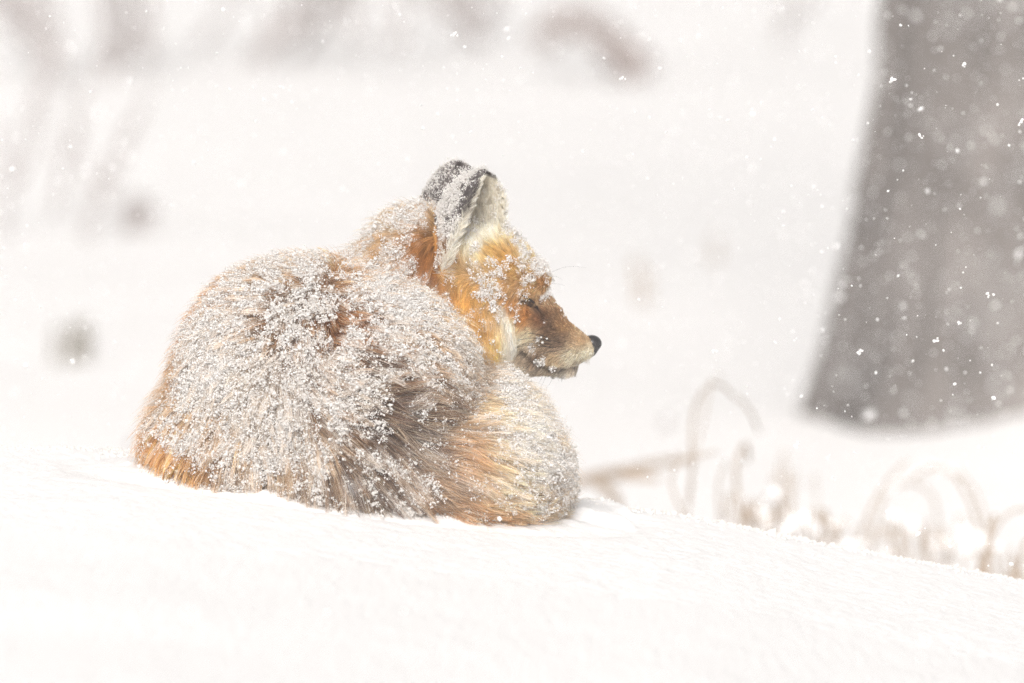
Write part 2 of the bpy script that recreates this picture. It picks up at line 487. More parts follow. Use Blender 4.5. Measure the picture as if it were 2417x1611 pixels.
COL_B = [(360, 1095, 196, 142, 78), (345, 1010, 188, 138, 84), (440, 1075, 198, 152, 92), (400, 880, 178, 138, 100), (440, 720, 198, 142, 105),
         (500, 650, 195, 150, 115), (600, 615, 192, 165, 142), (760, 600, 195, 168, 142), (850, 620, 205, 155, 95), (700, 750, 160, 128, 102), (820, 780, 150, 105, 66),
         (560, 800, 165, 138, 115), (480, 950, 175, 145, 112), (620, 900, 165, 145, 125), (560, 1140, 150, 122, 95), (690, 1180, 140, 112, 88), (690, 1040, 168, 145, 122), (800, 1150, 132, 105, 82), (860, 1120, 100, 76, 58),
         (880, 960, 92, 64, 44), (1000, 930, 98, 70, 48), (950, 1000, 88, 64, 46), (870, 870, 104, 70, 42), (800, 900, 140, 110, 85), (1180, 1090, 232, 220, 202), (1130, 1110, 224, 206, 182),  # darkest browns: dark fur plus painted shade of the recess above the tail
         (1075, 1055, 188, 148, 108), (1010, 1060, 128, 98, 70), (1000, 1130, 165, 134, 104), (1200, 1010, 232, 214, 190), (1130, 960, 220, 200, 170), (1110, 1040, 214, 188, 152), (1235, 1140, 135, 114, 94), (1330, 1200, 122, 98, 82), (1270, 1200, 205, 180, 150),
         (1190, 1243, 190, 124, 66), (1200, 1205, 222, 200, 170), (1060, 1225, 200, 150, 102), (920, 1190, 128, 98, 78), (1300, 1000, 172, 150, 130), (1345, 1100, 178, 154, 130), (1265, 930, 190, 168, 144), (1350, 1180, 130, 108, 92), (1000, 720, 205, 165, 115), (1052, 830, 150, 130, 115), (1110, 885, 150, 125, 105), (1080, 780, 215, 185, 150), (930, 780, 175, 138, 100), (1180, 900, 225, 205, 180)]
COL_H = [(900, 600, 200, 158, 108), (940, 530, 198, 165, 125), (880, 650, 200, 128, 50), (960, 660, 200, 132, 60), (1010, 600, 165, 102, 45), (1012, 660, 160, 95, 38), (1040, 700, 190, 118, 42), (1100, 690, 214, 158, 76), (1130, 760, 222, 168, 88),
         (1075, 770, 222, 134, 20), (1090, 800, 224, 130, 12), (1125, 840, 222, 134, 16), (1160, 800, 230, 180, 98), (1197, 800, 246, 232, 212), (1198, 755, 240, 215, 180), (1200, 845, 246, 236, 222), (1200, 620, 222, 170, 92), (1170, 600, 224, 180, 108), (1240, 610, 232, 202, 160), (1285, 655, 200, 150, 98),
         (1250, 670, 214, 168, 112), (1240, 740, 190, 128, 70), (1215, 720, 205, 145, 80), (1287, 705, 205, 165, 130), (1300, 775, 104, 76, 56), (1278, 750, 140, 94, 62), (1330, 768, 165, 124, 86), (1372, 798, 172, 138, 104), (1250, 792, 236, 214, 182), (1225, 800, 240, 224, 200), (1350, 842, 218, 200, 172), (1310, 845, 190, 160, 125),
         (1320, 805, 112, 88, 70), (1388, 838, 222, 208, 182), (1330, 886, 205, 190, 174), (1370, 872, 190, 172, 155), (1230, 872, 225, 214, 200), (1265, 870, 190, 170, 150), (1270, 845, 150, 118, 92), (1240, 832, 190, 165, 140), (1060, 610, 200, 150, 85), (1135, 588, 242, 230, 210), (1165, 566, 244, 234, 216), (1108, 602, 238, 224, 200), (1190, 560, 236, 214, 178)]
FLOW_B = [(400, 1090, -0.25, 1, 72, 14), (340, 1050, -0.5, 1, 60, 16), (430, 900, -0.7, 0.7, 66, 22), (430, 720, -0.9, 0.4, 56, 34), (520, 640, -0.8, 0.1, 54, 38), (650, 600, -0.8, -0.1, 52, 40), (770, 600, -0.5, 0.1, 50, 38), (600, 800, -0.7, 0.25, 70, 30),
          (720, 760, -0.1, 0.6, 66, 30), (850, 660, 0.5, 0.3, 56, 26), (560, 1000, -0.5, 0.9, 80, 20), (540, 1130, -0.2, 1, 85, 14), (690, 1150, 0.02, 1, 90, 14), (680, 990, 0.0, 0.8, 70, 30), (820, 1130, 0.2, 1, 95, 14), (900, 1080, 0.7, 0.7, 100, 14), (780, 950, 0.8, 0.2, 80, 24),
          (900, 950, 1, 0.06, 105, 16), (1000, 940, 1, 0.28, 105, 16), (830, 850, 0.8, 0.3, 75, 24), (950, 720, 0.8, 0.35, 55, 20), (1050, 820, 0.75, 0.65, 70, 16), (1100, 960, 0.9, 0.4, 95, 16), (1000, 1100, 1, 0.42, 110, 13), (1130, 1090, 1, 0.26, 110, 14), (1100, 1220, 1, 0.12, 95, 12), (920, 1200, 0.8, 0.5, 85, 12),
          (1240, 1150, 0.95, 0.1, 90, 22), (1340, 1130, 1, -0.05, 64, 40), (1330, 1210, 0.85, 0.45, 75, 32), (1260, 970, 0.8, -0.25, 70, 36), (1310, 1040, 0.95, -0.2, 75, 38), (1190, 900, 0.5, 0.4, 62, 28)]
FLOW_H = [(900, 600, -0.7, 0.5, 58, 32), (950, 520, -0.8, 0.1, 56, 38), (1000, 480, -0.6, -0.3, 46, 40), (900, 680, -0.3, 0.9, 55, 24), (1010, 620, -0.25, 1, 50, 18), (1040, 720, 0.1, 1, 58, 20), (1090, 700, -0.2, 1, 46, 20), (1130, 760, 0.12, 1, 56, 20), (1090, 800, 0.3, 1, 70, 20), (1150, 830, 0.22, 1, 62, 22), (1197, 800, 0.05, 1, 44, 22),
          (1200, 615, -1, -0.12, 34, 22), (1160, 590, -0.9, 0.0, 36, 26), (1240, 600, -0.8, -0.35, 30, 30), (1285, 650, -0.75, -0.5, 20, 28), (1255, 680, -0.9, -0.1, 20, 22), (1200, 680, -0.9, 0.4, 34, 20), (1220, 740, -0.8, 0.6, 24, 18), (1285, 712, -0.9, -0.3, 13, 22), (1300, 775, -1, 0.12, 13, 22), (1335, 770, -1, -0.2, 11, 22),
          (1380, 800, -1, -0.2, 8, 22), (1390, 838, -0.9, 0.4, 9, 26), (1350, 845, -0.95, 0.35, 15, 26), (1300, 840, -0.9, 0.45, 19, 26), (1250, 795, -1, 0.2, 20, 22), (1240, 840, -0.9, 0.5, 24, 24), (1330, 885, -0.75, 0.7, 20, 30), (1260, 880, -0.7, 0.75, 28, 26), (1135, 585, -0.15, -1, 46, 38), (1165, 562, 0.0, -1, 46, 38), (1108, 600, -0.3, -1, 40, 36), (1195, 560, -0.3, -0.9, 34, 36)]
SNOW_B = [(360, 1090, .05), (345, 1000, .35), (400, 900, .5), (430, 1070, .15), (440, 720, .35), (500, 650, .5), (600, 610, .55), (760, 610, .6), (850, 620, .35), (650, 720, .8), (560, 800, .8), (700, 800, .75), (800, 760, .6), (850, 690, .85), (950, 700, 1.0), (1000, 720, .9), (930, 800, .85), (1060, 790, .9), (1060, 835, .4),
          (560, 900, .85), (700, 900, .9), (640, 1000, .95), (480, 1000, .65), (560, 1090, .5), (690, 1090, .6), (700, 1170, .3), (820, 1150, .35), (560, 1150, .12), (800, 1000, .65), (860, 860, .55), (820, 920, .75), (900, 960, .28), (1000, 940, .3), (950, 870, .7), (1010, 870, .65), (950, 1040, .4), (1050, 1060, .2), (1130, 1100, .36), (1000, 1140, .22), (1110, 960, .45),
          (1180, 950, 1.15), (1220, 1000, 1.1), (1150, 895, 1.3), (1200, 890, 1.25), (1305, 1000, .25), (1265, 925, .5), (1245, 1080, 1.0), (1235, 1140, .45), (1280, 1150, .85), (1345, 1100, .35), (1305, 1060, .8), (1290, 1110, .9), (1320, 1210, .25), (1220, 1210, .5), (1190, 1245, .15), (1060, 1225, .12), (900, 1190, .5)]
SNOW_H = [(900, 580, .75), (940, 520, .6), (880, 620, .8), (960, 600, .95), (990, 540, .85), (880, 655, .3), (960, 660, .5), (1010, 600, .12), (1035, 690, .55), (1080, 720, .2), (1100, 660, .15), (1150, 690, .3), (1130, 760, .12), (1090, 790, .16), (1110, 850, .35), (1165, 800, .08), (1200, 800, .05), (1220, 640, .5), (1260, 650, .55), (1180, 640, .65), (1180, 600, .2), (1240, 600, .6), (1290, 660, .3),
          (1190, 700, .42), (1225, 700, .3), (1250, 720, .06), (1300, 770, .16), (1340, 770, .14), (1380, 810, .0), (1330, 850, .05), (1250, 800, .02), (1240, 870, .2), (1200, 640, .6), (1215, 560, .5)]
def cfield(T, uv, nv): T = np.array(T, np.float32); return idw(T[:, :2], T[:, 2:2 + nv], uv)

def seg_d(uv, line):
    line = np.array(line, float); d = np.full(len(uv), 1e9)
    for a, b in zip(line[:-1], line[1:]):
        t = np.clip(((uv - a) @ (b - a)) / ((b - a) @ (b - a)), 0, 1)
        d = np.minimum(d, np.linalg.norm(uv - a - t[:, None] * (b - a), axis=1))
    return d
EYE_LINE = [(1232, 697), (1246, 703), (1258, 712), (1268, 724), (1280, 738)]
MOUTH = [(1380, 862), (1352, 866), (1315, 867), (1282, 854), (1256, 835), (1236, 820)]

def region(P):
    b, h, e1, e2 = sd_parts(P)
    return np.argmin(np.stack([b, h, e1 - 2, e2 - 2]), 0)

def base_color(P, reg):
    """linear fur colour on the fox at fox-space points"""
    uv = P[:, :2].astype(np.float32)
    c = srgb(np.where((reg == 0)[:, None], cfield(COL_B, uv, 3), cfield(COL_H, uv, 3))) ** np.where(reg == 0, 0.98, 0.88)[:, None]
    c = c * np.where(reg == 0, 1.0, 0.0)[:, None] * np.array([1.14, 1.055, 0.88]) + c * np.where(reg == 0, 0.0, 1.0)[:, None] * np.array([1.0, 1.02, 1.0])
    hd = reg == 1
    wb = (np.exp(-(seg_d(uv, [(1186, 720), (1194, 760), (1199, 800), (1203, 850)]) / 11.0) ** 2) * hd * 0.75)[:, None]
    c = c * (1 - wb) + np.array([0.93, 0.87, 0.78]) * wb
    e = np.exp(-(seg_d(uv, EYE_LINE) / 4.6) ** 2) * hd
    e2 = np.exp(-(seg_d(uv, [(1262, 716), (1272, 730), (1285, 748)]) / 10.0) ** 2) * hd * 0.6
    m = np.exp(-(seg_d(uv, MOUTH) / 5.0) ** 2) * hd * 0.85
    k = np.clip(np.maximum(np.maximum(e, e2), m), 0, 1)[:, None]
    c = c * (1 - k) + srgb((44, 32, 28)) * k
    for r, E in ((2, EARN), (3, EARF)):
        q = reg == r
        if not q.any(): continue
        a, b, cc = E.loc(P[q]); Wd = np.maximum(E.width(a), 2); mm = np.abs(b / Wd)
        sheet = (E.k0 + E.k1 * mm * mm) * Wd / E.W
        inner = cc > sheet
        t = a / E.L
        back = srgb((92, 84, 83)) * np.ones((q.sum(), 1))
        low = smooth01(0.35, 0.1, t)[:, None]
        back = back * (1 - low) + srgb((150, 105, 60)) * low
        ins = srgb((246, 238, 222)) * np.ones((q.sum(), 1))
        cup_shade = (np.exp(-((mm / 0.5) ** 2)) * smooth01(0.08, 0.3, t) * smooth01(0.98, 0.7, t))[:, None] * 0.8  # interior shade of the ear cup, painted into the fur colour
        ins = ins * (1 - cup_shade) + srgb((138, 122, 102)) * cup_shade
        rim = (smooth01(0.93, 0.99, mm) * (b < 0) * smooth01(0.4, 0.6, t))[:, None]
        tip = smooth01(*((0.6, 0.75) if r == 3 else (0.93, 0.98)), t)[:, None]
        ins = ins * (1 - np.maximum(rim, tip)) + srgb((50, 40, 38)) * np.maximum(rim, tip)
        c[q] = np.where(inner[:, None], ins, back)
    return np.clip(c, 0.002, 0.97)

def snow_density(P, reg):
    uv = P[:, :2].astype(np.float32)
    dens = np.where(reg == 0, cfield(SNOW_B, uv, 1)[:, 0], cfield(SNOW_H, uv, 1)[:, 0])
    for r, E in ((2, EARN), (3, EARF)):
        q = reg == r
        if not q.any(): continue
        a, b, cc = E.loc(P[q]); Wd = np.maximum(E.width(a), 2); m = b / Wd
        inner = cc > (E.k0 + E.k1 * m * m) * Wd / E.W
        dens[q] = np.where(inner, 0.22, 0.92) * np.where((np.abs(m) > 0.94) & (a > 90), 0.25, 1)
    return dens

def snow_pattern(P, reg):
    """>0 where snow has settled in the coat"""
    dens = snow_density(P, reg)
    pat = 0.44 * fbm(P / 40 + 3.0, 3) + 0.56 * fbm(P / 11 + 12.0, 2)
    return (0.318 + 0.36 * dens) - pat, dens

M_FUR = mat_fur('fox_fur', 'fur_color', 0.28, 0.05)
M_SKIN = mat_fur('fox_underfur', 'fur_color', 0.0, 0.0)
FOXBASE = fx(np.array([[840, 1150, -30]]))[0]
fox = empty('fox', FOXBASE)
tag(fox, 'red fox curled up asleep on the snow, its coat dusted with snow', 'fox')
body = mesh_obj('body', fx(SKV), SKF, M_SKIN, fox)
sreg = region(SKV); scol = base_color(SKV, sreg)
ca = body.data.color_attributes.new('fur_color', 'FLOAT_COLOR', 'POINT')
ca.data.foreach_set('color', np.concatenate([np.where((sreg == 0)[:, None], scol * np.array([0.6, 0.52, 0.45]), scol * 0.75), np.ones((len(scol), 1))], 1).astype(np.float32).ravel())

# --- fur roots
tri = np.concatenate([SKF[:, [0, 1, 2]], SKF[:, [0, 2, 3]]])
A, B, C3 = SKV[tri[:, 0]], SKV[tri[:, 1]], SKV[tri[:, 2]]
area = 0.5 * np.linalg.norm(np.cross(B - A, C3 - A), axis=1)
cen = (A + B + C3) / 3
treg = region(cen)
def ground_v(P):
    Wd = fx(P); return drift_z(Wd[:, 0], Wd[:, 1], False) - Wd[:, 2]          # >0 : below the snow
below = ground_v(cen)
back_side = cen[:, 2] > 120

def sample(mask, wgt, n):
    p = area * mask * wgt; p = p / p.sum()
    k = rng.choice(len(area), n, p=p)
    r1, r2 = np.sqrt(rng.random(n)), rng.random(n)
    return (A[k] * (1 - r1)[:, None] + B[k] * (r1 * (1 - r2))[:, None] + C3[k] * (r1 * r2)[:, None])

def flow(P, reg):
    uv = P[:, :2].astype(np.float32)
    f = np.where((reg == 0)[:, None], cfield(FLOW_B, uv, 4), cfield(FLOW_H, uv, 4))
    d = np.concatenate([f[:, :2], np.zeros((len(P), 1))], 1)
    L = f[:, 2].copy(); lift = np.radians(f[:, 3])
    for r, E in ((2, EARN), (3, EARF)):
        q = reg == r
        if not q.any(): continue
        a, b, cc = E.loc(P[q]); Wd = np.maximum(E.width(a), 2); m = b / Wd
        inner = cc > (E.k0 + E.k1 * m * m) * Wd / E.W
        t = a / E.L
        d[q] = E.a * 1.0 + np.where(inner, 0.35, 0.0)[:, None] * E.l * np.sign(-m)[:, None]
        L[q] = np.where(inner, 44 - 32 * np.clip(t, 0, 1), 20 - 8 * np.clip(t, 0, 1)); lift[q] = np.where(inner, 0.5, 0.42)
    return d, L, lift

def strands(P, reg, K, lenmul=1.0, liftadd=0.0, wig=0.12, lj=None):
    """curves grown from roots P -> (n,K,3) fox-space points"""
    n = len(P)
    N = grad(sd_all, P, 2.5)
    d, L, lift = flow(P, reg)
    d = d / (np.linalg.norm(d, axis=1, keepdims=True) + 1e-6)
    pn = np.stack([fbm(P / 70 + o, 2) for o in (0, 40, 80)], 1) - 0.5
    d = d + pn * 0.9
    d = d + rng.normal(size=(n, 3)) * wig
    T = d - (d * N).sum(1, keepdims=True) * N
    T /= np.linalg.norm(T, axis=1, keepdims=True) + 1e-6
    L = L * lenmul * (lj if lj is not None else rng.uniform(0.7, 1.15, n))
    lift = lift + liftadd + rng.normal(size=n) * 0.07
    pts = np.empty((n, K, 3)); cur = P - N * 2.0; pts[:, 0] = cur
    for k in range(1, K):
        s = (k - 0.5) / (K - 1)
        th = np.clip(lift * (1.9 - 1.55 * s), -0.2, 1.35)
        dd = T * np.cos(th)[:, None] + N * np.sin(th)[:, None]
        dd[:, 1] += 0.12 * s
        cur = cur + dd * (L / (K - 1))[:, None]
        pts[:, k] = cur
    return pts, L

def make_fur(name, mask, n, K, nclump, clump, rad, wgt=None, parent=None, bands=True, lenmul=1.0, liftadd=0.0, under=False, tone=1.0, frost=1.0):
    P = sample(mask, wgt if wgt is not None else 1.0, n)
    reg = region(P)
    pts, L = strands(P, reg, K, lenmul, liftadd, 0.12 + liftadd * 0.5)
    cv = np.ones(n)
    if nclump:
        Cp = sample(mask, wgt if wgt is not None else 1.0, nclump)
        creg = region(Cp); cpts, _ = strands(Cp, creg, K, lenmul * 1.05, 0.06, 0.22)
        kd = KDTree(nclump)
        for i, p in enumerate(Cp): kd.insert(p, i)
        kd.balance()
        ci = np.fromiter((kd.find(p)[1] for p in P), np.int64, n)
        s = np.linspace(0, 1, K)[None, :, None]
        ck = clump * rng.uniform(0.45, 1.0, nclump)[ci][:, None, None]
        tgt = cpts[ci] + (P - Cp[ci])[:, None, :] * 0.25
        ok = (reg == creg[ci])[:, None, None]
        pts = np.where(ok, pts * (1 - ck * s ** 0.85) + tgt * ck * s ** 0.85, pts)
        cv = rng.normal(0, 1, nclump)[ci]
    col = base_color(P, reg)
    tcol = np.repeat(col[:, None, :], K, 1)
    s = np.linspace(0, 1, K)[None, :]
    hv = rng.normal(0, 1, n)
    if bands:
        big = (reg == 0)
        g = np.exp(0.20 * cv + 0.34 * hv)[:, None, None]
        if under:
            recess_shade = np.exp(-(((P[:, 0] - 900) / 230) ** 2 + ((P[:, 1] - 1010) / 170) ** 2))[:, None, None]  # naturally dark underfur, deepened with painted shade between back and tail
            tcol = tcol * (np.array([0.78, 0.70, 0.62]) * (1 - recess_shade) + np.array([0.36, 0.29, 0.24]) * recess_shade)
        pale = (rng.random(n) < np.where(under, 0.03, 0.26 + 0.16 * cv)) & big; dark = (rng.random(n) < 0.16 - 0.12 * cv) & big
        band = np.ones((n, K))
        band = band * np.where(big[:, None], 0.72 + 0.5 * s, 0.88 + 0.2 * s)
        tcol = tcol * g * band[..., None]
        pc = srgb((246, 226, 196)); dc = srgb((70, 46, 32))
        tcol[pale] = tcol[pale] * 0.35 + pc * 0.65 * (0.6 + 0.45 * s[0])[None, :, None]
        tcol[dark] = tcol[dark] * 0.5 + dc * 0.5
    else:
        muz = smooth01(1215, 1300, P[:, 0]) * (reg == 1)
        g = np.exp(0.16 * cv + (0.22 + 0.22 * muz) * hv)[:, None, None]
        tcol = tcol * g * (0.86 + 0.22 * s)[..., None]
    spn, _ = snow_pattern(P, reg)
    tcol = tcol * tone
    fr = frost * np.clip(spn * 9 + 0.05 + 0.25 * rng.normal(size=n), 0, np.where(reg == 0, 0.80, np.where(reg == 1, 0.5, 0.75)))[:, None] * smooth01(0.3, 0.7, s)
    tcol = tcol * (1 - fr[..., None]) + np.array([0.97, 0.91, 0.84]) * fr[..., None]
    tcol = np.clip(tcol, 0.003, 0.95)
    W3 = fx(pts.reshape(-1, 3)) - np.array(parent.location)
    cu = bpy.data.hair_curves.new(name)
    cu.add_curves([K] * n)
    cu.attributes['position'].data.foreach_set('vector', W3.astype(np.float32).ravel())
    r = (rad * np.exp(0.25 * rng.normal(size=n)))[:, None] * (1.0 - 0.82 * s ** 1.6)
    ra = cu.attributes.get('radius') or cu.attributes.new('radius', 'FLOAT', 'POINT')
    ra.data.foreach_set('value', r.astype(np.float32).ravel())
    at_ = cu.attributes.new('fur_color', 'FLOAT_COLOR', 'POINT')
    at_.data.foreach_set('color', np.concatenate([tcol, np.ones((n, K, 1))], 2).astype(np.float32).ravel())
    cu.materials.append(M_FUR)
    return link(bpy.data.objects.new(name, cu), parent)

up_ok = (below < 0.012)
front_w = np.where(back_side, 0.4, 1.0)
bm_ = (treg == 0) & up_ok
hm_ = (treg == 1) & up_ok
em_ = treg >= 2
hw_ = np.where(cen[:, 0] > 1225, 3.2, 1.3) * front_w
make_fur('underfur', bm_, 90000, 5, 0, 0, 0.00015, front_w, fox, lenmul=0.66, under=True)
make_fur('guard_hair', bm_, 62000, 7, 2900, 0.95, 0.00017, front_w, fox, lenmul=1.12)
tn = np.cross(B - A, C3 - A); tn = np.abs(tn[:, 2]) / (np.linalg.norm(tn, axis=1) + 1e-9)
make_fur('stray_hair', bm_ | (hm_ & (cen[:, 0] < 1060)), 6000, 6, 0, 0, 0.00012, front_w * np.where(tn < 0.45, 7.0, 1.0), fox, lenmul=1.2, liftadd=0.34, tone=0.75, frost=0.3)
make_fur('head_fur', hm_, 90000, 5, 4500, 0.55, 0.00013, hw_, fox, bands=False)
make_fur('ear_fur', em_, 26000, 4, 2500, 0.5, 0.00012, front_w, fox, bands=False)

# --- nose
M_NOSE = mat_plain('fox_nose', (0.010, 0.009, 0.009), (0.03, 0.027, 0.027), scale=900, rough=0.32, bump=0.35, dist=0.0006, spec=0.5)
NW = hw(1400)
NDIR = np.array([math.cos(YAW), 0.0, math.sin(YAW)])
def sd_nose(P):
    P = P.astype(np.float32)
    d = ell(P, (1398, 810, NW), (24, 20, 25))
    d = smin(d, ell(P, (1396, 826, NW), (15, 16, 14)), 8)
    for sgn in (-1, 1):
        c = np.array([1411, 815, NW + 5 + sgn * 15])
        d = smax(d, -cap(P, c + np.array([4, 3, 0]), c + np.array([-6, -5, sgn * 8]), 4.6, 2.2), 2.5)
        d = smax(d, -cap(P, c + np.array([-4, 1, sgn * 6]), c + np.array([-16, 9, sgn * 9]), 2.6, 1.2), 2)
    d = smax(d, -cap(P, (1424, 806, NW + 8), (1408, 842, NW + 3), 1.6, 1.6), 2)
    return d
NV, NF = surface_nets(sd_nose, (1365, 780, NW - 35), (1430, 850, NW + 35), 1.4)
nose = mesh_obj('nose', fx(NV), NF, M_NOSE, fox)
nose['label'] = 'moist black nose at the tip of the muzzle'

# --- closed eyelids, whiskers
M_LID = mat_plain('dark_eyelid', (0.02, 0.014, 0.012), (0.045, 0.03, 0.025), scale=400, rough=0.6)
def on_skin(uv, w0):
    P = np.array([[a, b, w0] for a, b in uv], float)
    for _ in range(60):
        d = sd_all(P); P[:, 2] += np.clip(d, -8, 8) * 0.8 * (1 if True else 1)
    return P
for side in (-1,):
    lp = on_skin([(1231, 696), (1240, 700), (1249, 705), (1258, 712), (1265, 720), (1271, 728)], hw(1250, -110))
    lp = spline(lp, 18); lp[:, 2] -= 9.0
    v, f = tube(fx(lp), np.sin(np.linspace(0.25, math.pi - 0.2, 18)) * 0.0008 + 0.00025)
    mesh_obj('eyelid', v, f, M_LID, fox)
M_WHISK = mat_plain('dark_whisker', (0.02, 0.016, 0.014), (0.05, 0.04, 0.035), scale=200, rough=0.5)
def whisker(pts, w0, r=0.00028):
    p = np.array([(a, b, w0 + dw) for a, b, dw in pts], float)
    v, f = tube(fx(spline(p, 16)), np.linspace(r, r * 0.35, 16), 5)
    return mesh_obj('whisker', v, f, M_WHISK, fox)
NS = hw(1300) - 66
for pts in ([(1297, 799, 0), (1275, 790, -14), (1244, 786, -26), (1212, 791, -36), (1182, 810, -44)],
            [(1300, 806, 0), (1272, 798, -14), (1240, 799, -26), (1215, 806, -34), (1204, 816, -40)],
            [(1302, 813, 0), (1278, 810, -14), (1245, 811, -26), (1218, 819, -34), (1203, 836, -40)],
            [(1300, 820, 0), (1272, 814, -14), (1240, 815, -24), (1212, 824, -34), (1192, 846, -42)],
            [(1312, 820, 0), (1286, 818, -14), (1250, 822, -26), (1222, 838, -34), (1210, 858, -40)],
            [(1318, 828, 2), (1296, 830, -10), (1266, 844, -20), (1244, 868, -28)],
            [(1322, 808, 4), (1296, 802, -12), (1262, 803, -24), (1232, 812, -34)]):
    whisker(pts, NS)
for pts in ([(1290, 884, 40), (1284, 900, 38), (1274, 918, 36)], [(1282, 884, 30), (1276, 898, 28), (1270, 908, 24)], [(1327, 888, 50), (1326, 902, 50)], [(1306, 888, 45), (1300, 902, 44), (1290, 916, 42)]):
    whisker(pts, NS, 0.00011)
for pts in ([(1303, 640, 60), (1330, 630, 62), (1360, 627, 64), (1385, 631, 66)], [(1304, 668, 60), (1320, 669, 60), (1334, 673, 60)], [(1300, 650, 60), (1316, 652, 60), (1328, 658, 62)]):
    whisker(pts, NS, 0.00009)

# ------------------------------------------------------------------ snow lying on the fox's coat
def snow_on(mask, n, thick):
    P = sample(mask, np.where(back_side, 0.4, 1.0), n)
    reg = region(P)
    sp, dens = snow_pattern(P, reg)
    keep = (sp > 0.01) & (rng.random(n) < np.clip(0.2 + sp * 8, 0, 1))
    P, reg, sp = P[keep], reg[keep], sp[keep]
    N = grad(sd_all, P, 2.5)
    pts, L = strands(P, reg, 4, 1.0, 0, 0.1)
    k = rng.uniform(0.3, 1.0, len(P)) ** 0.4
    seg = k * 3; i = np.minimum(seg.astype(int), 2); fr = (seg - i)[:, None]
    idx = np.arange(len(P))
    return pts[idx, i] * (1 - fr) + pts[idx, i + 1] * fr + N * thick
parts = []
for msk, n, thick, m, sz, nc in ((bm_, 60000, 4.0, 3.2, 0.00051, 13500), (hm_, 28000, 2.0, 2.4, 0.00045, 5500), (em_, 8000, 0.6, 1.8, 0.0004, 900)):
    Q = snow_on(msk, n, thick)
    reps = rng.poisson(m, len(Q)) + 1
    Qr = np.repeat(Q, reps, 0) + rng.normal(size=(reps.sum(), 3)) * 2.8
    parts.append(blobs(fx(Qr), rng.lognormal(math.log(sz), 0.42, len(Qr)), -1, 0.25, 0.35))
    Q = snow_on(msk, nc, thick + 3.0)                       # larger matted clumps
    reps = rng.poisson(10, len(Q)) + 3
    spread = np.repeat(rng.uniform(2.5, 6.5, len(Q)), reps)[:, None]
    Qr = np.repeat(Q, reps, 0) + rng.normal(size=(reps.sum(), 3)) * spread
    parts.append(blobs(fx(Qr), rng.lognormal(math.log(sz * 1.25), 0.4, len(Qr)), -1, 0.25, 0.35))
edge = np.abs(below) < 0.007
P = sample(edge, np.where(cen[:, 2] < 60, 1.0, 0.2), 5200)
N = grad(sd_all, P, 2.5)
Wp = fx(P + N * rng.uniform(10, 40, (len(P), 1)))
Wp[:, 2] = drift_z(Wp[:, 0], Wp[:, 1]) + rng.exponential(0.0012, len(P)) * (fbm(Wp * 60, 2) > 0.46) - 0.0004
parts.append(blobs(Wp, rng.lognormal(math.log(0.0009), 0.45, len(P)), -1, 0.25, 0.3))
v, f = merge(parts)
print('snow grains', len(v) // 6)
dust = mesh_obj('snow_dusting', v, f, M_GRAIN, None, smooth=True)
tag(dust, 'clumped dusting of snow lying in the fur of the fox', 'snow', kind='stuff')

# ------------------------------------------------------------------ tree trunk at the right
TX, TY = 0.86, 5.6
tree = empty('tree', (TX, TY, ground_z(TX, TY) - 0.15))
tag(tree, 'thick grey-brown tree trunk with flared base, out of focus at the right', 'tree')
nz, na = 200, 200
zz = np.concatenate([np.linspace(-0.2, 1.3, 150), np.linspace(1.33, 5.5, 50)]); an = np.linspace(0, 2 * math.pi, na, endpoint=False)
AA, ZZ = np.meshgrid(an, zz)
zr = ZZ - 0.02
R = 0.205 - 0.010 * np.clip(ZZ, 0, 6) + 0.235 * np.exp(-np.maximum(zr, -0.2) / 0.6)
R = R * (1 + 0.05 * np.sin(AA * 3 + 1.0) * np.exp(-np.maximum(zr, 0) / 0.5) + 0.03 * np.sin(AA * 5))
pp = np.stack([np.cos(AA) * 7, np.sin(AA) * 7, ZZ * 2.2], -1)
ridge = np.abs(fbm(pp * 1.3, 3) - 0.5) * 2
R = R + 0.035 * (ridge ** 0.7 - 0.4)
Vt = np.stack([TX + R * np.cos(AA) - 0.03 * np.clip(ZZ, 0, 6), TY + R * np.sin(AA), meadow_z(np.array([TX]), np.array([TY]))[0] - 0.12 + ZZ], -1).reshape(-1, 3)
I = np.arange(nz * na).reshape(nz, na); J = np.roll(I, -1, 1)
F = np.stack([I[:-1], J[:-1], J[1:], I[1:]], -1).reshape(-1, 4)
mesh_obj('trunk', Vt, F, M_BARK, tree)
for k in range(5):
    z0 = 2.6 + 0.6 * k; a0 = 1.1 + 2.3 * k
    p0 = np.array([TX - 0.03 * z0, TY, MEADOW_Z + z0]); dirv = np.array([math.cos(a0), math.sin(a0), 0.55])
    path = spline([p0, p0 + dirv * 0.7, p0 + dirv * 1.5 + np.array([0, 0, 0.25]), p0 + dirv * 2.2 + np.array([0, 0, 0.6])], 16)
    v, f = tube(path, np.linspace(0.09, 0.02, 16), 10)
    mesh_obj('limb', v, f, M_BARK, tree)

# ------------------------------------------------------------------ bent dry grass behind the drift (right) 
def stalk(path_px, y, r0, r1, mat, parent, name='stem', bend=0.0):
    """stem along photo points at depth y; its foot is led down into the ground"""
    y = y + 0.25
    pts = np.array([at(px, py, y + dy) for px, py, dy in path_px])
    foot = pts[0].copy(); foot[2] = ground_z(foot[0], foot[1]) - 0.02
    n_ = 26
    if foot[2] < pts[0][2] - 0.01: pts = np.concatenate([[foot], pts]); 
    v, f = tube(spline(pts, n_), np.linspace(r0, r1 * 0.8, n_) * 0.52, 7)
    return mesh_obj(name, v, f, mat, parent)

def plant(name, label, cat, px, y, group=None):
    y = y + 0.25
    p = at(px, 1200, y); e = empty(name, (p[0], p[1], ground_z(p[0], p[1])))
    return tag(e, label, cat, group)

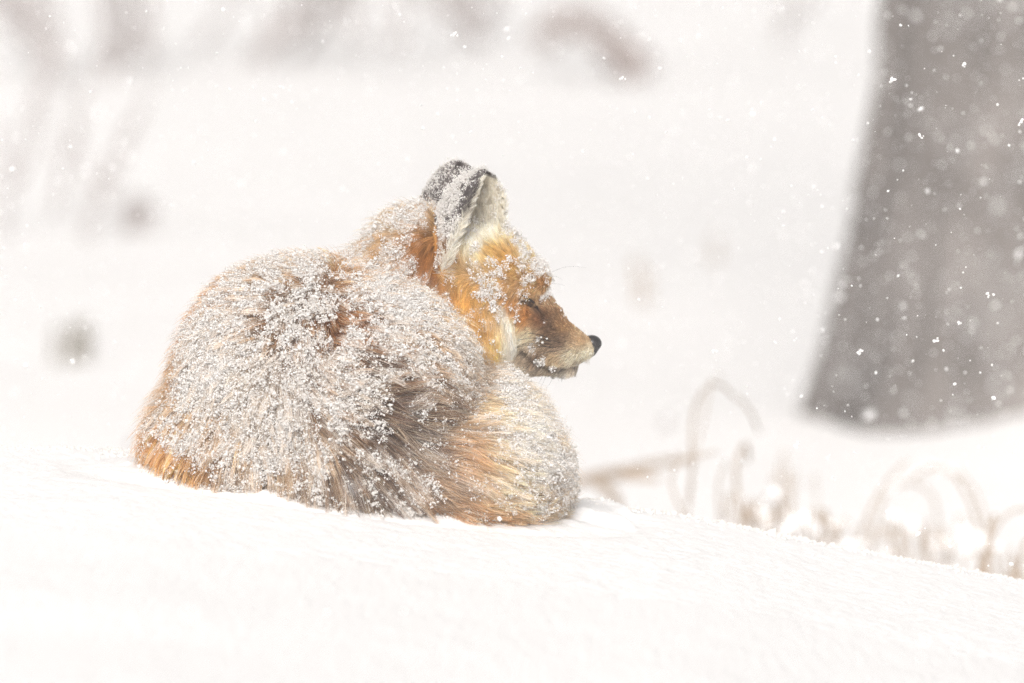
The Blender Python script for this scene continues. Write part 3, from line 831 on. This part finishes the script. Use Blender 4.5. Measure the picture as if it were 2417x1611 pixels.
g = 'bent dry stalks behind the drift'
e = plant('grass_stalk', 'tallest dry stalk, bowed over in a narrow hoop beside the fox', 'grass', 1625, 1.75, g)
stalk([(1619, 1235, 0), (1634, 1110, 0), (1632, 1007, 0), (1645, 945, 0.02), (1676, 905, 0.04), (1702, 908, 0.06), (1728, 931, 0.08), (1764, 957, 0.1), (1792, 1020, 0.12)], 1.75, 0.0055, 0.0035, M_STRAWD, e)
stalk([(1634, 1110, 0.02), (1660, 1000, 0.05), (1690, 880, 0.10), (1705, 890, 0.12)], 1.8, 0.002, 0.0022, M_STRAW, e)
e = plant('grass_stalk', 'short hooked dry stalk right of the tallest hoop', 'grass', 1745, 1.95, g)
stalk([(1745, 1190, 0), (1736, 1110, 0), (1748, 1062, 0), (1764, 1049, 0.03), (1766, 1092, 0.05)], 1.95, 0.006, 0.005, M_STRAW, e)
e = plant('grass_stalk', 'dry stalk kinked back to the left at the foot of the tallest hoop', 'grass', 1610, 1.6, g)
stalk([(1619, 1229, 0), (1596, 1180, 0), (1583, 1131, 0), (1603, 1088, 0), (1640, 1078, 0), (1690, 1066, 0)], 1.6, 0.0038, 0.003, M_STRAW, e)
stalk([(1700, 1245, 0), (1696, 1140, 0), (1712, 1090, 0.02)], 1.65, 0.004, 0.003, M_STRAWD, e)
e = plant('grass_stalk', 'long dry stalk slanting up to the right below the trunk', 'grass', 2017, 1.9, g)
stalk([(2017, 1295, 0), (2059, 1193, 0), (2085, 1147, 0), (2141, 1085, 0)], 1.9, 0.0062, 0.003, M_STRAW, e)
e = plant('grass_stalk', 'broad dry hoop of grass, widest of the arches at the right', 'grass', 2310, 2.1, g)
stalk([(2330, 1330, 0), (2309, 1240, 0), (2278, 1157, 0), (2245, 1116, 0), (2198, 1103, 0), (2157, 1131, 0)], 2.1, 0.0062, 0.0042, M_STRAW, e)
stalk([(2352, 1330, 0), (2330, 1240, 0), (2296, 1150, 0), (2262, 1112, 0)], 2.2, 0.004, 0.003, M_STRAW, e)
e = plant('grass_stalk', 'low flat arch of dry grass inside the broad hoop', 'grass', 2095, 2.3, g)
stalk([(2070, 1230, 0), (2095, 1160, 0), (2157, 1139, 0), (2198, 1164, 0), (2215, 1230, 0)], 2.3, 0.0048, 0.0035, M_STRAW, e)
e = plant('grass_stalk', 'thick brown dry stalk standing near the right edge of the photo', 'grass', 2335, 1.5, g)
stalk([(2322, 1365, 0), (2334, 1290, 0), (2340, 1235, 0), (2350, 1215, 0)], 1.5, 0.010, 0.007, M_STRAW, e)
stalk([(2340, 1270, 0), (2374, 1216, 0), (2430, 1200, 0), (2480, 1230, 0)], 1.55, 0.0055, 0.003, M_STRAW, e)
e = plant('grass_stalk', 'dry stalk cut off by the right edge of the photo, low in the corner', 'grass', 2405, 1.5, g)
stalk([(2400, 1390, 0), (2408, 1320, 0), (2430, 1270, 0), (2470, 1260, 0)], 1.5, 0.009, 0.005, M_STRAW, e)

def tangle(name, label, cx, cy, wd, ht, y, n, mat, seed, rr=0.0035, group=None):
    r = np.random.default_rng(seed)
    e = plant(name, label, 'grass', cx, y, group)
    for k in range(n):
        x0 = cx + r.uniform(-wd, wd); h = ht * r.uniform(0.45, 1.0); lean = r.uniform(-1, 1) * wd * 0.7
        dy = r.uniform(-0.25, 0.25)
        stalk([(x0, cy, dy), (x0 + lean * .25, cy - h * .6, dy), (x0 + lean * .6, cy - h, dy), (x0 + lean * 1.0, cy - h * .8, dy), (x0 + lean * 1.25, cy - h * .35, dy)], y, rr * r.uniform(.8, 1.3), rr * .6, mat, e)
    return e
g2 = 'low tangles of dry grass behind the drift'
tangle('grass_tuft', 'low tangle of tan grass under the hooked stalk', 1800, 1270, 70, 120, 1.6, 20, M_STRAW, 3, group=g2)
tangle('grass_tuft', 'low tangle of tan grass between the hooked stalk and the slanting stalk', 1915, 1300, 60, 110, 1.8, 14, M_STRAW, 4, group=g2)
tangle('grass_tuft', 'flattened tan grass filling the broad hoop', 2150, 1330, 110, 120, 1.9, 18, M_STRAW, 5, group=g2)
tangle('grass_tuft', 'flattened tan grass at the foot of the thick stalk in the right corner', 2390, 1400, 70, 110, 1.45, 9, M_STRAW, 6, 0.0045, group=g2)
tangle('grass_tuft', 'sparse pale grass left of the slanting stalk, behind the low tangles', 1880, 1180, 60, 120, 2.6, 6, M_STRAW, 8, 0.003, group=g2)

# clinging snow on the bent grass
cl = []
for px, py, y, r, n_ in ((1692, 880, 1.8, 0.005, 6), (2225, 1108, 2.1, 0.010, 14), (2180, 1110, 2.1, 0.009, 10), (1850, 1200, 1.7, 0.022, 22), (2000, 1300, 1.8, 0.02, 18), (2220, 1290, 2.0, 0.026, 28), (2330, 1280, 1.9, 0.018, 16), (2105, 1150, 2.2, 0.01, 8), (1930, 1240, 1.9, 0.02, 16)):
    c = at(px, py, y + 0.25); n_ = max(3, n_ // 2); r = r * 0.75
    cl.append(blobs(c + rng.normal(size=(n_, 3)) * r * np.array([1.2, .8, .7]), rng.uniform(0.35, 0.8, n_) * r * 0.8, 1, 0.12, 0.3))
v, f = merge(cl)
tag(mesh_obj('clinging_snow', v, f, M_DRIFT), 'soft lumps of snow clinging to the bent dry grass', 'snow', kind='stuff')

# fallen branch just right of the fox, further back
p = at(1480, 1110, 3.3)
e = empty('fallen_branch', (p[0], p[1], ground_z(p[0], p[1])))
tag(e, 'dull pinkish branch lying low behind the tail of the fox', 'branch')
v, f = tube(spline([at(1330, 1150, 3.2), at(1400, 1125, 3.25), at(1480, 1108, 3.3), at(1560, 1092, 3.35), at(1640, 1080, 3.4)], 20), np.linspace(0.0065, 0.004, 20), 10)
mesh_obj('stem', v, f, M_STRAW, e)
v, f = tube(spline([at(1400, 1130, 3.25), at(1440, 1160, 3.2), at(1465, 1215, 3.1)], 12), np.linspace(0.008, 0.005, 12), 8)
mesh_obj('twig', v, f, M_STRAW, e)
v, f = tube(spline([at(1440, 1118, 3.3), at(1500, 1122, 3.3), at(1555, 1128, 3.3)], 12), np.linspace(0.008, 0.004, 12), 8)
mesh_obj('twig', v, f, M_STRAW, e)

# ------------------------------------------------------------------ far tufts, stalks and shrubs
def depth_for(px, py):
    """depth at which the line of sight through a pixel meets the meadow"""
    lo, hi = 0.5, 60
    for _ in range(50):
        m = (lo + hi) / 2; p = at(px, py, m)
        if p[2] > float(meadow_z(np.array([p[0]]), np.array([p[1]]))[0]): lo = m
        else: hi = m
    return lo

def far_tuft(name, label, px, py, wd, ht, n, mat, seed, r0=0.008, lean=0.3):
    r = np.random.default_rng(seed); y = depth_for(px, py); b = at(px, py, y); k = S * (y + DIST) / DIST
    e = empty(name, b); tag(e, label, 'grass')
    for _ in range(n):
        x0 = r.normal(0, wd * 0.45) * k; h = ht * k * r.uniform(.5, 1.05); l = (r.normal(0, .35) + lean) * wd * k; d = r.normal(0, wd * .3) * k
        q = b + np.array([x0, d, -0.02])
        v, f = tube(spline([q, q + [l * .2, 0, h * .5], q + [l * .7, 0, h], q + [l * 1.2, 0, h * .85]], 12), np.linspace(r0, r0 * .4, 12), 6)
        mesh_obj('blade', v, f, mat, e)
far_tuft('grass_tuft', 'round olive grass tuft alone in the snow left of the fox', 185, 855, 46, 125, 17, M_OLIVE, 1, 0.009, 0.25)
far_tuft('grass_tuft', 'small grey tuft peeping out at the rump of the fox', 312, 1062, 14, 58, 7, M_TWIG, 2, 0.004)
far_tuft('grass_tuft', 'slim upright tuft standing alone right of the face of the fox', 1515, 715, 16, 160, 4, M_STRAW, 3, 0.0045, -0.6)
far_tuft('grass_tuft', 'faint grey tuft near the foot of the leaning stalks at the left', 320, 545, 34, 105, 10, M_TWIG, 4, 0.009, 0.8)
far_tuft('grass_tuft', 'faint straw wisp on the snow above the tallest hoop', 1685, 620, 14, 90, 3, M_STRAW, 5, 0.003)
far_tuft('grass_tuft', 'faint low straw wisp between the fox and the trunk', 1570, 1010, 16, 60, 5, M_TWIG, 6, 0.003)

def leaning(label, pts, r0, r1, mat=None):
    y = depth_for(*pts[0]); b = at(*pts[0], y)
    e = empty('leaning_stalk', b); tag(e, label, 'stalk', 'slender stalks leaning in the snow at the left')
    P = np.array([at(px, py, y + 0.02 * i) for i, (px, py) in enumerate(pts)]); P[0, 2] -= 0.03
    v, f = tube(spline(P, 16), np.linspace(r0, r1, 16) * 0.6, 7); mesh_obj('stem', v, f, mat or M_TWIG, e)
    for k in range(3):
        q = P[-1 - k % 2] * (0.75 - .2 * k) + P[0] * (0.25 + .2 * k)
        v, f = tube(spline([q, q + [0.03 * (-1) ** k, 0.01, 0.07], q + [0.05 * (-1) ** k, 0.02, 0.15]], 8), np.linspace(r1, r1 * .4, 8), 6); mesh_obj('twig', v, f, mat or M_TWIG, e)
leaning('pale stalk at the left edge, leftmost of the leaning stalks', [(-5, 560), (25, 420), (60, 280), (105, 170)], 0.013, 0.007)
leaning('second leaning stalk from the left edge', [(125, 500), (150, 400), (172, 300), (185, 190)], 0.016, 0.005)
leaning('longest of the leaning stalks, third from the left edge', [(195, 565), (235, 440), (275, 360), (335, 250)], 0.016, 0.007)

def shrub(name, label, stems, cat='shrub'):
    """stems: list of (pixel path, r0, r1) rooted on the meadow"""
    px, py = stems[0][0][0]; y = depth_for(px, py); b = at(px, py, y)
    e = empty(name, b); tag(e, label, cat, 'bare shrubs at the back')
    r = np.random.default_rng(int(px) + 5000)
    for i, (pth, r0, r1) in enumerate(stems):
        dy = 0.12 * i * (-1) ** i
        P = np.array([at(a, b_, y + dy) for a, b_ in pth])
        if i == 0: P[0, 2] -= 0.05
        sp = spline(P, 22); k_ = 0.95 if cat == 'branch' else 0.55
        v, f = tube(sp, np.linspace(r0, r1, 22) * k_, 9); st = mesh_obj('stem', v, f, M_BROWN if cat == 'branch' else M_TWIG, e)
        for k in range(0 if cat == 'branch' else 5):
            q = sp[r.integers(6, 21)]; a = r.uniform(-1, 1)
            l = r.uniform(0.15, 0.4)
            v, f = tube(spline([q, q + np.array([a * .4, r.uniform(-.3, .3), .5]) * l, q + np.array([a * .7, r.uniform(-.5, .5), 1.1]) * l], 8), np.linspace(r1 * .4, r1 * .15, 8), 6)
            mesh_obj('twig', v, f, M_TWIG, e)
shrub('bare_shrub', 'dark bare shrub in the upper left corner of the photo', [([(125, 190), (105, 120), (70, 60), (20, -20), (-20, -120)], 0.05, 0.03), ([(125, 180), (130, 110), (115, 40), (120, -60), (140, -200)], 0.035, 0.02), ([(110, 130), (60, 90), (0, 30), (-60, -60)], 0.03, 0.018)])
shrub('bare_shrub', 'twin-stemmed grey shrub with upright stems, top left', [([(262, 175), (262, 90), (255, -10), (250, -200)], 0.045, 0.035), ([(345, 140), (342, 60), (348, -30), (360, -220)], 0.035, 0.028), ([(290, 170), (305, 80), (300, -20), (290, -200)], 0.03, 0.02)])
shrub('bare_shrub', 'shrub with long slanting branches at the top middle left', [([(575, 145), (640, 90), (700, 20), (760, -60), (840, -160)], 0.045, 0.025), ([(600, 130), (690, 70), (770, 10), (850, -90)], 0.03, 0.02), ([(700, 130), (760, 60), (800, -10), (840, -100)], 0.03, 0.018), ([(860, 110), (830, 60), (850, -20), (900, -120)], 0.028, 0.018), ([(470, 110), (520, 40), (560, -30), (600, -140)], 0.02, 0.014), ([(930, 115), (945, 50), (930, -30), (950, -150)], 0.03, 0.018)])
shrub('bare_shrub', 'dark stump-like shrub at the top middle, above the ears of the fox', [([(1110, 110), (1120, 60), (1110, 10), (1090, -80)], 0.055, 0.04), ([(1095, 60), (1050, 20), (1010, -10), (960, -80)], 0.035, 0.03), ([(1140, 50), (1165, 10), (1180, -40), (1200, -120)], 0.04, 0.025)])
shrub('bowed_branch', 'short brown branch bowed over in an arch above the head of the fox', [([(1500, 185), (1465, 135), (1425, 85), (1370, 48), (1310, 60), (1270, 105)], 0.050, 0.034), ([(1515, 180), (1470, 120), (1430, 95)], 0.05, 0.035), ([(1400, 55), (1340, 50), (1285, 100)], 0.035, 0.03)], 'branch')
shrub('bare_shrub', 'faint thin shrub between the bowed branch and the trunk, top right', [([(1830, 105), (1860, 60), (1910, 0), (1960, -80)], 0.018, 0.010), ([(1845, 95), (1850, 30), (1870, -60)], 0.012, 0.007)])

# broken straw lying on the snow, lower right
sp_ = []
for a, b in ((2054, 1571), (2066, 1577), (2078, 1583)):
    d = AX * DIST + np.array([1, 0, 0]) * (a - CX) * S - UP * (b - CY) * S
    lo, hi = 0.5, 1.3
    for _ in range(40):
        m = (lo + hi) / 2; q = CAMPOS + d * m
        if q[2] > float(drift_z(np.array([q[0]]), np.array([q[1]]))[0]): lo = m
        else: hi = m
    sp_.append(CAMPOS + d * lo + np.array([0, 0, 0.0006]))
v, f = tube(spline(sp_, 8), np.linspace(0.0007, 0.0004, 8), 6)
tag(mesh_obj('straw_fragment', v, f, M_STRAW), 'tiny broken bit of straw lying on the foreground snow', 'straw')

# ------------------------------------------------------------------ falling snow
n = 74000
yy = rng.uniform(-4.8, 9.0, n)
half = 0.62 * (yy + DIST) / DIST
fxp = rng.uniform(-1, 1, n) * (half + 0.12); 
zc = -yy * math.tan(PITCH)
fz = zc + rng.uniform(-1, 1, n) * (half * 0.70 + 0.05)
rr = rng.lognormal(math.log(0.00062), 0.45, n) * (1 + 0.55 * np.clip(np.abs(yy) - 0.2, 0, 1.6)) * np.where(rng.random(n) < 0.2, 1.5, 1.0)
gzz = np.where(yy < 1.35, drift_z(fxp, yy, False), -9); gz2 = meadow_z(fxp, yy)
pv = np.stack([fxp / S + CX, CY - fz / S, yy / S], 1)
keep = (fz > np.maximum(gzz, gz2) + 0.004)
keep &= (yy > -0.25) | (rng.random(n) < 0.16)
k_ = DIST / (yy + DIST)
pu = fxp * k_ / S + CX; pvv = CY - (fz - zc) * k_ / S
keep &= ~((yy < -0.2) & (pu > 980) & (pu < 1440) & (pvv > 370) & (pvv < 900))
keep &= ~((yy < 0.0) & (yy > -0.9) & (pu > 290) & (pu < 1440) & (pvv > 560) & (pvv < 1290) & (rng.random(n) < 0.85))
near_fox = (np.abs(yy) < 0.25)
keep &= ~(near_fox & (np.abs(fxp + 0.13) < 0.24) & (fz < 0.17) & (yy > -0.2))
keep &= ~((fxp - TX) ** 2 + (yy - TY) ** 2 < 0.5 ** 2)
cf = np.stack([fxp, yy, fz], 1)[keep]; rf = rr[keep]
nr = np.abs(cf[:, 1]) < 0.5
v, f = merge([blobs(cf[~nr], rf[~nr], -1, 0.25, 0.4), blobs(cf[nr], rf[nr] * 0.9, 0, 0.12, 0.4)])
# a few big clustered flakes near the focus plane
big = [(1073, 80, 10), (2103, 188, 8), (2410, 290, 8), (1880, 1048, 7), (2265, 760, 6), (2335, 695, 5), (2175, 320, 5), (1465, 185, 5), (1685, 830, 5), (2030, 830, 6), (2345, 940, 5), (2270, 150, 5), (2210, 800, 4), (2165, 1255, 6)]
bp, br = [], []
for px, py, k in big:
    c = at(px, py, -0.05 + 0.1 * random.random())
    for _ in range(k):
        bp.append(c + rng.normal(size=3) * 0.0013); br.append(rng.uniform(0.0006, 0.0015))
v, f = merge([(v, f), blobs(np.array(bp), np.array(br), 1, 0.12, 0.35)])
tag(mesh_obj('falling_snow', v, f, M_FLAKE), 'snowflakes drifting through the air around the fox', 'snow', kind='stuff')

# ------------------------------------------------------------------ air thick with fine snow
def haze_box(density):
    lo = np.array([-32.0, -12.0, -2.6]); hi = np.array([32.0, 60.0, 6.5])
    V = np.array([[(lo, hi)[(i >> k) & 1][k] for k in range(3)] for i in range(8)])
    F = np.array([(0, 2, 3, 1), (4, 5, 7, 6), (0, 1, 5, 4), (2, 6, 7, 3), (0, 4, 6, 2), (1, 3, 7, 5)])
    m, t, out = mat_new('snowy_air')
    p = t.nodes.new('ShaderNodeVolumePrincipled'); p.inputs['Color'].default_value = (0.98, 0.965, 0.955, 1)
    p.inputs['Density'].default_value = density
    t.links.new(p.outputs[0], out.inputs['Volume'])
    o = mesh_obj('haze', V, F, m, None, smooth=False)
    tag(o, 'pale haze of fine blown snow filling the air', 'haze', kind='stuff')
haze_box(0.010)
